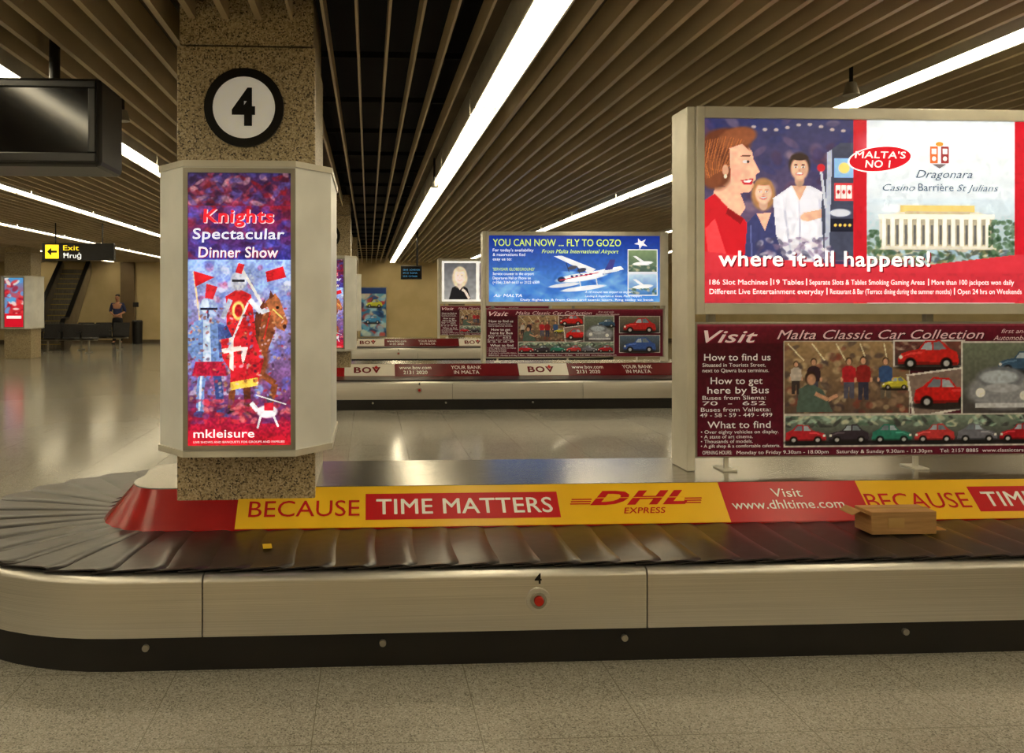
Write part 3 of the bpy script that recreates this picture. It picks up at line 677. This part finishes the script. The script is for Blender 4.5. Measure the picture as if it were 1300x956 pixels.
dt('How to find us',886,968,461,8.4,.008); dt('Situated in Tourists Street,',884,962,469,4.6); dt('next to Qawra bus terminus.',884,966,476,4.6)
dt('How to get',894,958,491,8.4,.008); dt('here by Bus',890,966,503,8.4,.008)
dt('Buses from Sliema:',884,962,511,5); dt('70  -  652',884,962,518,5); dt('Buses from Valletta:',882,968,526,5); dt('49 - 58 - 59 - 449 - 499',881,970,533,5)
dt('What to find',890,968,547,8.4,.008); dt('• Over eighty vehicles on display.',882,978,554,4.2); dt('• A state of art cinema.',882,946,560,4.2); dt('• Thousands of models.',882,946,566,4.2); dt('• A gift shop & a comfortable cafeteria.',882,980,571.8,4)
dt('OPENING HOURS:',884,920,580.5,4.6); dt('Monday to Friday 9.30am - 18.00pm',926,1040,580.5,4.4); dt('Saturday & Sunday 9.30am - 13.30pm',1050,1170,580.5,4.4); dt('Tel: 2157 8885  www.classiccarsmalta.com',1180,1320,580.5,4.4)
b1,lowA,lowB=board(4.5,'two-tier billboard with backlit casino advert above classic car collection poster',U,UL,D,DL)
G=Cv(620,838,300,383,.5,(20,60,160)); G.grad(620,300,838,383,(14,44,140),(90,150,215)); G.scat(620,345,838,383,[(60,120,200),(130,180,230),(40,90,180)],70,6,51,4,.4)
G.ell(738,352,32,5,(238,240,244),.14); G.poly([(703,326),(712,325),(756,342),(748,347)],(226,230,236)); G.poly([(746,346),(788,338),(792,342),(748,351)],(240,242,246)); G.poly([(764,349),(774,330),(781,330),(776,347)],(60,60,130)); G.poly([(764,344),(786,341),(786,344),(766,348)],(220,224,230))
G.ell(712,355,5,3.4,(40,50,80),.14); G.ell(738,343,6,2.6,(60,60,74),.2); G.ell(726,340,6,2.4,(70,70,84),.2); G.line([(718,334),(722,346)],.9,(40,40,50)); G.line([(732,338),(736,349)],.9,(40,40,50))
for k in range(5): G.rect(724+k*6,350-k*.8,727+k*6,352.4-k*.8,(40,60,110))
G.line([(710,356),(760,346)],1,(200,40,50)); G.ell(740,366,28,2.8,(230,232,238),.12); G.ell(716,362,20,2.4,(215,218,226),.12); G.line([(735,356),(737,366)],1.2,(210,214,220)); G.line([(756,352),(758,363)],1.2,(210,214,220))
for a,b,c1,c2 in((318,345,(120,140,100),(70,90,80)),(348,374,(180,200,220),(60,110,170))):
    G.rect(797,a-1,835,b+1,(240,240,240)); G.grad(798,a,834,b,c1,c2); G.ell(816,(a+b)/2+3,13,2.4,(240,240,240),.1); G.poly([(804,(a+b)/2-6),(808,(a+b)/2-6),(826,(a+b)/2+6),(820,(a+b)/2+6)],(230,232,236)); G.scat(798,b-8,834,b,[(60,90,70),(190,180,150)],20,2,52,2,.6)
G.noise(.06,3,8)
GL=Lett(620,838,300,383,2.695,1.028,.9); y_=(206,232,90); w=(250,252,255)
GL.text('YOU CAN NOW ... FLY TO GOZO',625,788,313,8.5,y_,.006,0,4); GL.text('From Malta International Airport',687,785,322,4.8,y_,.004,.3,4)
for i,t in enumerate(["For today's availability","& reservations find","easy us to:"]): GL.text(t,625,625+len(t)*2.15,320+i*5.6,3.6,w,.0,0,4)
GL.text("'SERVISAIR GLOBEGROUND'",625,678,344,3.6,y_,.0,0,4)
for i,(t,b) in enumerate([('Service counter in the airport',677),('Departures Hall or Phone on',673),('(+356) 2369 6613 or 2122 6509',684)]): GL.text(t,625,b,349.5+i*5.4,3.4,w,.0,0,4)
GL.text('Air MALTA',626,662,377,3.6,w,.0,.2,4); GL.text('A 10 minute ride airport to airport',742,803,372,2.6,w,0,.2,4); GL.text('Landing & departure at Gozo, Malta Heliport',742,815,377,2.4,w,0,.2,4); GL.text('Daily flights to & from Gozo and scenic tours. Ring today to book',660,830,381.6,2.4,w,0,0,4)
GL.poly([(810,303),(814,307),(820,304),(817,309),(822,313),(815,312),(812,317),(811,311),(805,310),(810,308)],(245,240,245),4)
board(12.73,'two-tier billboard with blue seaplane flight advert above classic car poster',G,GL,None,None,(b1,lowA,lowB))
Q=Cv(0,270,0,103,.9,(230,228,220)); Q.grad(6,5,88,98,(90,90,94),(150,150,150)); Q.poly([(18,98),(26,68),(38,62),(54,62),(66,70),(74,98)],(22,22,26)); Q.poly([(38,62),(54,62),(46,74)],(226,208,194)); Q.face(46,38,17,(228,210,196),(206,190,160),'long'); Q.line([(70,96),(60,78),(52,72)],6,(224,206,192))
Q.rect(96,5,264,98,(120,110,120)); Q.scat(96,5,264,98,[(60,60,80),(180,160,150),(220,210,200)],30,14,61,1.4,.6); Q.noise(.1,6,4)
board(20.96,'two-tier billboard with pale portrait poster above classic car poster',Q,None,None,None,(b1,lowA,lowB))

# ------------------------------------------------------------ parcel on the belt
pb=root('cardboard_parcel',(2.55,3.885,.437),'small brown cardboard parcel lying on the belt beside the yellow skirt','parcel')
box('parcel_body',2.39,2.71,3.815,3.955,.437,.545,CARD,pb,bevel=.003)
box('parcel_tape',2.388,2.712,3.87,3.90,.5435,.5465,TAPE,pb); box('parcel_tape',2.708,2.7125,3.87,3.90,.48,.546,TAPE,pb)
ob=mesh_obj('parcel_flap',[(-.0,-.065,0),(-.0,.065,0),(-.05,.062,.02),(-.05,-.062,.02),(-.085,.055,.0),(-.085,-.055,.0),(-.0,-.065,-.003),(-.0,.065,-.003),(-.05,.062,.017),(-.05,-.062,.017),(-.085,.055,-.003),(-.085,-.055,-.003)],[(0,1,2,3),(3,2,4,5),(6,9,8,7),(9,11,10,8),(0,3,9,6),(3,5,11,9),(1,7,8,2),(2,8,10,4),(5,4,10,11)],CARD,pb,(2.39,3.885,.53))
boxes('parcel_flap',[(2.71,2.76,3.82,3.95,.452,.455)],CARD,pb,tuple(pb.location))
box('parcel_label',2.47,2.55,3.8125,3.8155,.47,.515,TAPE,pb)
st=mesh_obj('yellow_tag',[(-.02,-.035,0),(.02,-.035,0),(.022,.035,.0),(-.018,.035,0),(-.02,-.035,.002),(.02,-.035,.002),(.022,.035,.002),(-.018,.035,.002)],BF,ink((226,190,50)),None,(-.46,3.78,.437),(0,0.0,.2)); tag(st,'small yellow paper baggage tag lying on a belt plate','tag')

# ------------------------------------------------------------ hanging monitors
hm=root('hanging_monitor',(-1.80,4.75,2.97),'black flight monitor housing hung from the ceiling on a pole','monitor')
cyl('hanger_pole',(-1.80,4.85,2.95),.03,.44,'Z',BLACKPL,hm); box('mounting_plate',-1.9,-1.7,4.75,4.95,3.14,3.16,BLACKPL,hm)
boxes('monitor_case',[(-2.25,-1.45,4.56,4.98,2.28,2.76)],BLACKPL,hm,tuple(hm.location),bevel=.03)
a,b,z=-2.23,-1.47,2.30
boxes('screen_bezel',[(a,b,4.54,4.565,z,z+.05),(a,b,4.54,4.565,z+.40,z+.44),(a,a+.04,4.54,4.565,z+.05,z+.40),(b-.04,b,4.54,4.565,z+.05,z+.40)],BLACKPL,hm,tuple(hm.location),bevel=.006)
box('monitor_screen',a+.04,b-.04,4.552,4.562,z+.05,z+.40,SCREEN,hm)
fm=root('flight_display',(1.04,18.0,2.97),'small black flight display hanging on a thin pole','display')
cyl('hanger_pole',(1.06,18.05,2.74),.02,.86,'Z',BLACKPL,fm); box('display_case',.70,1.16,18,18.1,2.02,2.32,BLACKPL,fm,bevel=.01); box('display_screen',.72,1.14,17.992,18.0,2.04,2.30,SCREEN,fm)
L=Lett(0,42,0,26,.42,.26,.5)
for i,t in enumerate(['08:45  LONDON','09:10  ROMA','09:35  CATANIA']): L.text(t,3,39 if i==0 else 34,9+i*7,3.4,(70,140,190),0)
L.build('display_lettering',fm,(.72,17.99,2.04))
es=root('exit_sign',(-5.28,15.4,2.97),'black hanging exit sign with yellow arrow and lettering','exit sign')
box('sign_box',-5.92,-4.64,15.34,15.46,2.29,2.60,BLACKPL,es,bevel=.008)
for fx in(-5.7,-4.86): cyl('hanger_pole',(fx,15.4,2.88),.012,.56,'Z',BLACKPL,es)
L=Lett(0,128,0,31,1.28,.31,1.4); y_=(255,214,40)
L.rect(6,3,30,28,y_,1); k_=(20,18,16)
L.poly([(9,15.5),(17,8),(17,13.5),(27,13.5),(27,17.5),(17,17.5),(17,23)],k_,2)
L.text('Exit',38,66,13,9,y_,.0); L.text('Ħruġ',38,70,27,9,(236,236,225),.0)
L.build('sign_lettering',es,(-5.92,15.336,2.29))
wp=root('wall_poster',(.18,30.9,.2),'tall blue framed poster mounted on the end wall','poster')
box('poster_frame',-.32,.68,30.93,30.99,.2,2.08,ALUG,wp,bevel=.01)
Z=Cv(0,94,0,180,1.6,(60,120,160)); Z.scat(0,0,94,180,[(40,90,150),(150,200,220),(200,210,190),(30,50,90),(90,160,190),(190,60,50)],110,13,71,1.6,.8)
Z.rect(0,0,94,22,(30,60,120)); Z.car(50,60,60,(200,200,60)); Z.car(44,120,60,(60,140,190)); Z.build('poster_picture',wp,(-.29,30.928,.24),.94,1.8,PDIM)

# ------------------------------------------------------------ escalator (climbs away from the hall)
ec=root('escalator',(-9.98,26.4,0),'escalator with dark handrails and ribbed metal steps climbing to the ceiling','escalator')
cl=tuple(ec.location); N=15; run=4.35; dy,dz=(run-.5)/N,2.7/N
STEP=pm('step_metal',(150,144,132),(96,90,80),scale=4,rough=.35,metal=.5,stretch=(40,1,1))
NOSE=pm('step_edge',(206,180,90),(190,164,80),scale=6,rough=.4)
st=[];ns=[]
for i in range(N):
    y0=.4+i*dy; z1=(i+1)*dz
    st.append((cl[0]-.42,cl[0]+.42,cl[1]+y0,cl[1]+y0+dy+.01,max(0.0,z1-dz-.2),z1)); ns.append((cl[0]-.42,cl[0]+.42,cl[1]+y0-.004,cl[1]+y0+.012,z1-.02,z1+.004))
boxes('step_run',st+[(cl[0]-.5,cl[0]+.5,cl[1]-.3,cl[1]+.41,0,.02)],STEP,ec,cl); boxes('step_edging',ns,NOSE,ec,cl)
BAL=pm('balustrade_grey',(124,114,98),(96,88,76),scale=3,rough=.3,metal=.5)
for xx in(-.52,.42):
    P=[(-.3,0),(.5,0),(run,2.55),(run,2.93),(run-.35,2.93),(.35,.95),(-.2,.92),(-.36,.8),(-.4,.5)]
    n=len(P); V=[(xx,a,b) for a,b in P]+[(xx+.1,a,b) for a,b in P]
    mesh_obj('balustrade',V,[tuple(range(n))[::-1],tuple(range(n,2*n))]+[(i,(i+1)%n,n+(i+1)%n,n+i) for i in range(n)],BAL,ec,cl)
    H=[(-.4,.3),(-.44,.6),(-.38,.86),(-.2,.97),(.35,1.0),(run-.35,2.96)]
    V=[];F=[]
    for k,(a,b) in enumerate(H):
        ny,nz=(-.035,0) if k<2 else ((-.025,.025) if k==2 else (0,.035))
        V+=[(xx-.02,a-ny,b-nz),(xx+.12,a-ny,b-nz),(xx+.12,a+ny,b+nz),(xx-.02,a+ny,b+nz)]
    for i in range(len(H)-1):
        for k in range(4): F.append((i*4+k,i*4+(k+1)%4,i*4+4+(k+1)%4,i*4+4+k))
    F+=[(0,1,2,3),tuple(len(V)-4+k for k in(3,2,1,0))]
    mesh_obj('handrail',V,F,BLACKPL,ec,cl)
ec.rotation_euler=(0,0,math.radians(8.4))

# ------------------------------------------------------------ seats
def bench(x,y,lab):
    c=root('waiting_bench',(x,y,0),lab,'bench','waiting benches near the escalator')
    box('bench_beam',x-.85,x+.85,y-.03,y+.03,.36,.41,ALUG,c)
    for lx in(x-.6,x+.6):
        boxes('bench_leg',[(lx-.025,lx+.025,y-.025,y+.025,.03,.36),(lx-.03,lx+.03,y-.28,y+.28,0,.035)],ALUG,c,tuple(c.location),bevel=.005)
    for k in(-1,0,1):
        sxx=x+k*.56
        P=[(-.25,.0,.43),(-.2,.0,.415),(.2,.0,.41),(.24,.0,.45),(.33,.0,.84),(.35,0,.86)]
        V=[];F=[]
        for s_ in(-.25,.25):
            for a,_,b in P: V.append((s_+sxx-x,a,b))
        for s_ in(-.25,.25):
            for a,_,b in P: V.append((s_+sxx-x,a+.012,b-.025))
        n=6
        for i in range(n-1): F+=[(i,n+i,n+i+1,i+1),(2*n+i,2*n+i+1,3*n+i+1,3*n+i)]
        mesh_obj('bench_seat',V,F,pm('seat_black',(46,44,44),(34,32,32),scale=30,rough=.4,metal=.3),c,tuple(c.location))
        boxes('arm_rest',[(sxx-.275,sxx-.25,y-.2,y+.2,.6,.63),(sxx-.272,sxx-.253,y+.1,y+.13,.41,.6)],BLACKPL,c,tuple(c.location))
bench(-8.95,25.2,'row of three black metal waiting seats'); bench(-8.45,26.6,'row of three black metal waiting seats')
bn=root('waste_bin',(-8.3,30.2,0),'black cylindrical waste bin standing against the wall','bin')
cyl('bin_body',(-8.3,30.2,.4),.17,.8,'Z',BLACKPL,bn,28,.19,bevel=.01); cyl('bin_lid',(-8.3,30.2,.83),.2,.06,'Z',BLACKPL,bn,28,.16,bevel=.01)
cyl('bin_post',(-8.38,30.3,1.1),.012,.55,'Z',BLACKPL,bn,10); box('bin_notice',-8.48,-8.28,30.28,30.3,1.33,1.5,BLACKPL,bn)

# ------------------------------------------------------------ person
SKIN=pm('skin',(196,142,112),(186,132,102),scale=10,rough=.5); NAVY=pm('navy_shirt',(44,56,104),(34,44,86),scale=20,rough=.7); TRO=pm('dark_trousers',(24,24,32),(18,18,26),scale=20,rough=.75); HAIR=pm('dark_hair',(30,22,18),(18,14,12),scale=40,rough=.6)
per=root('person',(-8.97,30.1,0),'person in navy shirt and dark trousers standing, hands clasped','person')
def skin(name,verts,edges,rad,mat,sub=2,rt=0):
    me=bpy.data.meshes.new(name); me.from_pydata(verts,edges,[]); ob=bpy.data.objects.new(name,me); COL.objects.link(ob); ob.parent=per
    m=ob.modifiers.new('skin','SKIN'); m.use_smooth_shade=True
    for i,r_ in enumerate(rad):
        d=me.skin_vertices[0].data[i]; d.radius=(r_ if isinstance(r_,tuple) else (r_,r_)); d.use_root=(i==rt)
    s_=ob.modifiers.new('sub','SUBSURF'); s_.levels=sub; s_.render_levels=sub
    me.materials.append(mat); return ob
V=[(0,0,.95),(0,.01,1.15),(0,0,1.36),(0,.01,1.5),(0,-.005,1.58),(0,-.015,1.66),(0,-.005,1.74)]; rd=[(.15,.11),(.135,.1),(.16,.11),.052,.07,(.078,.098),(.06,.075)]
E=[(i,i+1) for i in range(6)]
for s_ in(-1,1):
    o=len(V); V+=[(s_*.1,0,.86),(s_*.11,-.01,.5),(s_*.12,.02,.1),(s_*.14,-.13,.045)]; rd+=[.092,.06,.04,.035]; E+=[(0,o),(o,o+1),(o+1,o+2),(o+2,o+3)]
    o=len(V); V+=[(s_*.19,.01,1.43),(s_*.26,.03,1.16),(s_*.09,-.19,1.06),(s_*.035,-.235,1.03)]; rd+=[.058,.042,.028,(.03,.022)]; E+=[(2,o),(o,o+1),(o+1,o+2),(o+2,o+3)]
    p=o+3
    for k in range(4):
        q=len(V); dz_=.024-k*.016; V+=[(s_*-.01,-.25+.002*k,1.02+dz_),(s_*-.045,-.245,1.0+dz_)]; rd+=[.0095,.0085]; E+=[(p,q),(q,q+1)]
    q=len(V); V+=[(s_*.03,-.255,1.06),(s_*.0,-.262,1.07)]; rd+=[.011,.009]; E+=[(p,q),(q,q+1)]
skin('body',V,E,rd,SKIN)
skin('shirt',[(0,0,.97),(0,.01,1.15),(0,0,1.36),(0,.01,1.47)]+[(s_*a,b,c_) for s_ in(-1,1) for a,b,c_ in((.19,.01,1.43),(.255,.03,1.2),(.245,.02,1.14))],[(0,1),(1,2),(2,3),(2,4),(4,5),(5,6),(2,7),(7,8),(8,9)],[(.168,.13),(.155,.12),(.178,.128),(.07,.065),.072,.056,.055,.072,.056,.055],NAVY)
skin('trousers',[(0,0,1.0),(0,0,.93)]+[(s_*a,b,c_) for s_ in(-1,1) for a,b,c_ in((.1,0,.84),(.11,-.01,.5),(.12,.02,.09))],[(0,1),(1,2),(2,3),(3,4),(1,5),(5,6),(6,7)],[(.155,.118),(.16,.122),.105,.078,.062,.105,.078,.062],TRO)
for s_ in(-1,1): skin('shoe',[(s_*.12,.05,.05),(s_*.13,-.05,.05),(s_*.145,-.15,.04)],[(0,1),(1,2)],[(.045,.045),(.048,.05),(.045,.035)],BLACKPL,1)
skin('hair',[(0,.02,1.7),(0,.015,1.75),(0,-.03,1.785)],[(0,1),(1,2)],[(.085,.09),(.086,.09),(.06,.04)],HAIR,2)
for s_ in(-1,1):
    cyl('ear',(per.location[0]+s_*.082,per.location[1]-.0,1.66),.022,.012,'X',SKIN,per,12)
    cyl('eye',(per.location[0]+s_*.03,per.location[1]-.108,1.675),.009,.01,'Y',ink((30,22,20)),per,12)
mesh_obj('nose',[(-.014,0,-.02),(.014,0,-.02),(0,-.028,-.018),(0,0,.03)],[(0,2,1),(0,3,2),(1,2,3),(0,1,3)],SKIN,per,(per.location[0],per.location[1]-.105,1.655))
cyl('mouth',(per.location[0],per.location[1]-.1,1.61),.018,.01,'Y',ink((150,80,76)),per,12)

# ceiling speakers
for x,y in((.9-.16,9.3),(3.0,5.0),(-1.75,6.0)):
    c=root('ceiling_speaker',(x,y,ZS),'small round dark ceiling speaker hanging below the slats','speaker','small ceiling speakers')
    cyl('speaker_stem',(x,y,ZS+.06),.012,.26,'Z',BLACKPL,c,12); cyl('speaker_cone',(x,y,ZS-.1),.05,.08,'Z',ALUG,c,20,.03,bevel=.006)

# ------------------------------------------------------------ world + camera
wd=bpy.data.worlds.new('World'); S.world=wd; wd.use_nodes=True
wd.node_tree.nodes['Background'].inputs[0].default_value=(.02,.018,.015,1)
cam=bpy.data.cameras.new('camera'); co=bpy.data.objects.new('camera',cam); COL.objects.link(co)
co.location=(0,0,1.55); co.rotation_euler=(math.radians(90),0,math.radians(-3))
cam.sensor_width=36; cam.lens=29.08; cam.shift_x=.0977; cam.shift_y=-.0738; cam.clip_end=100
S.camera=co
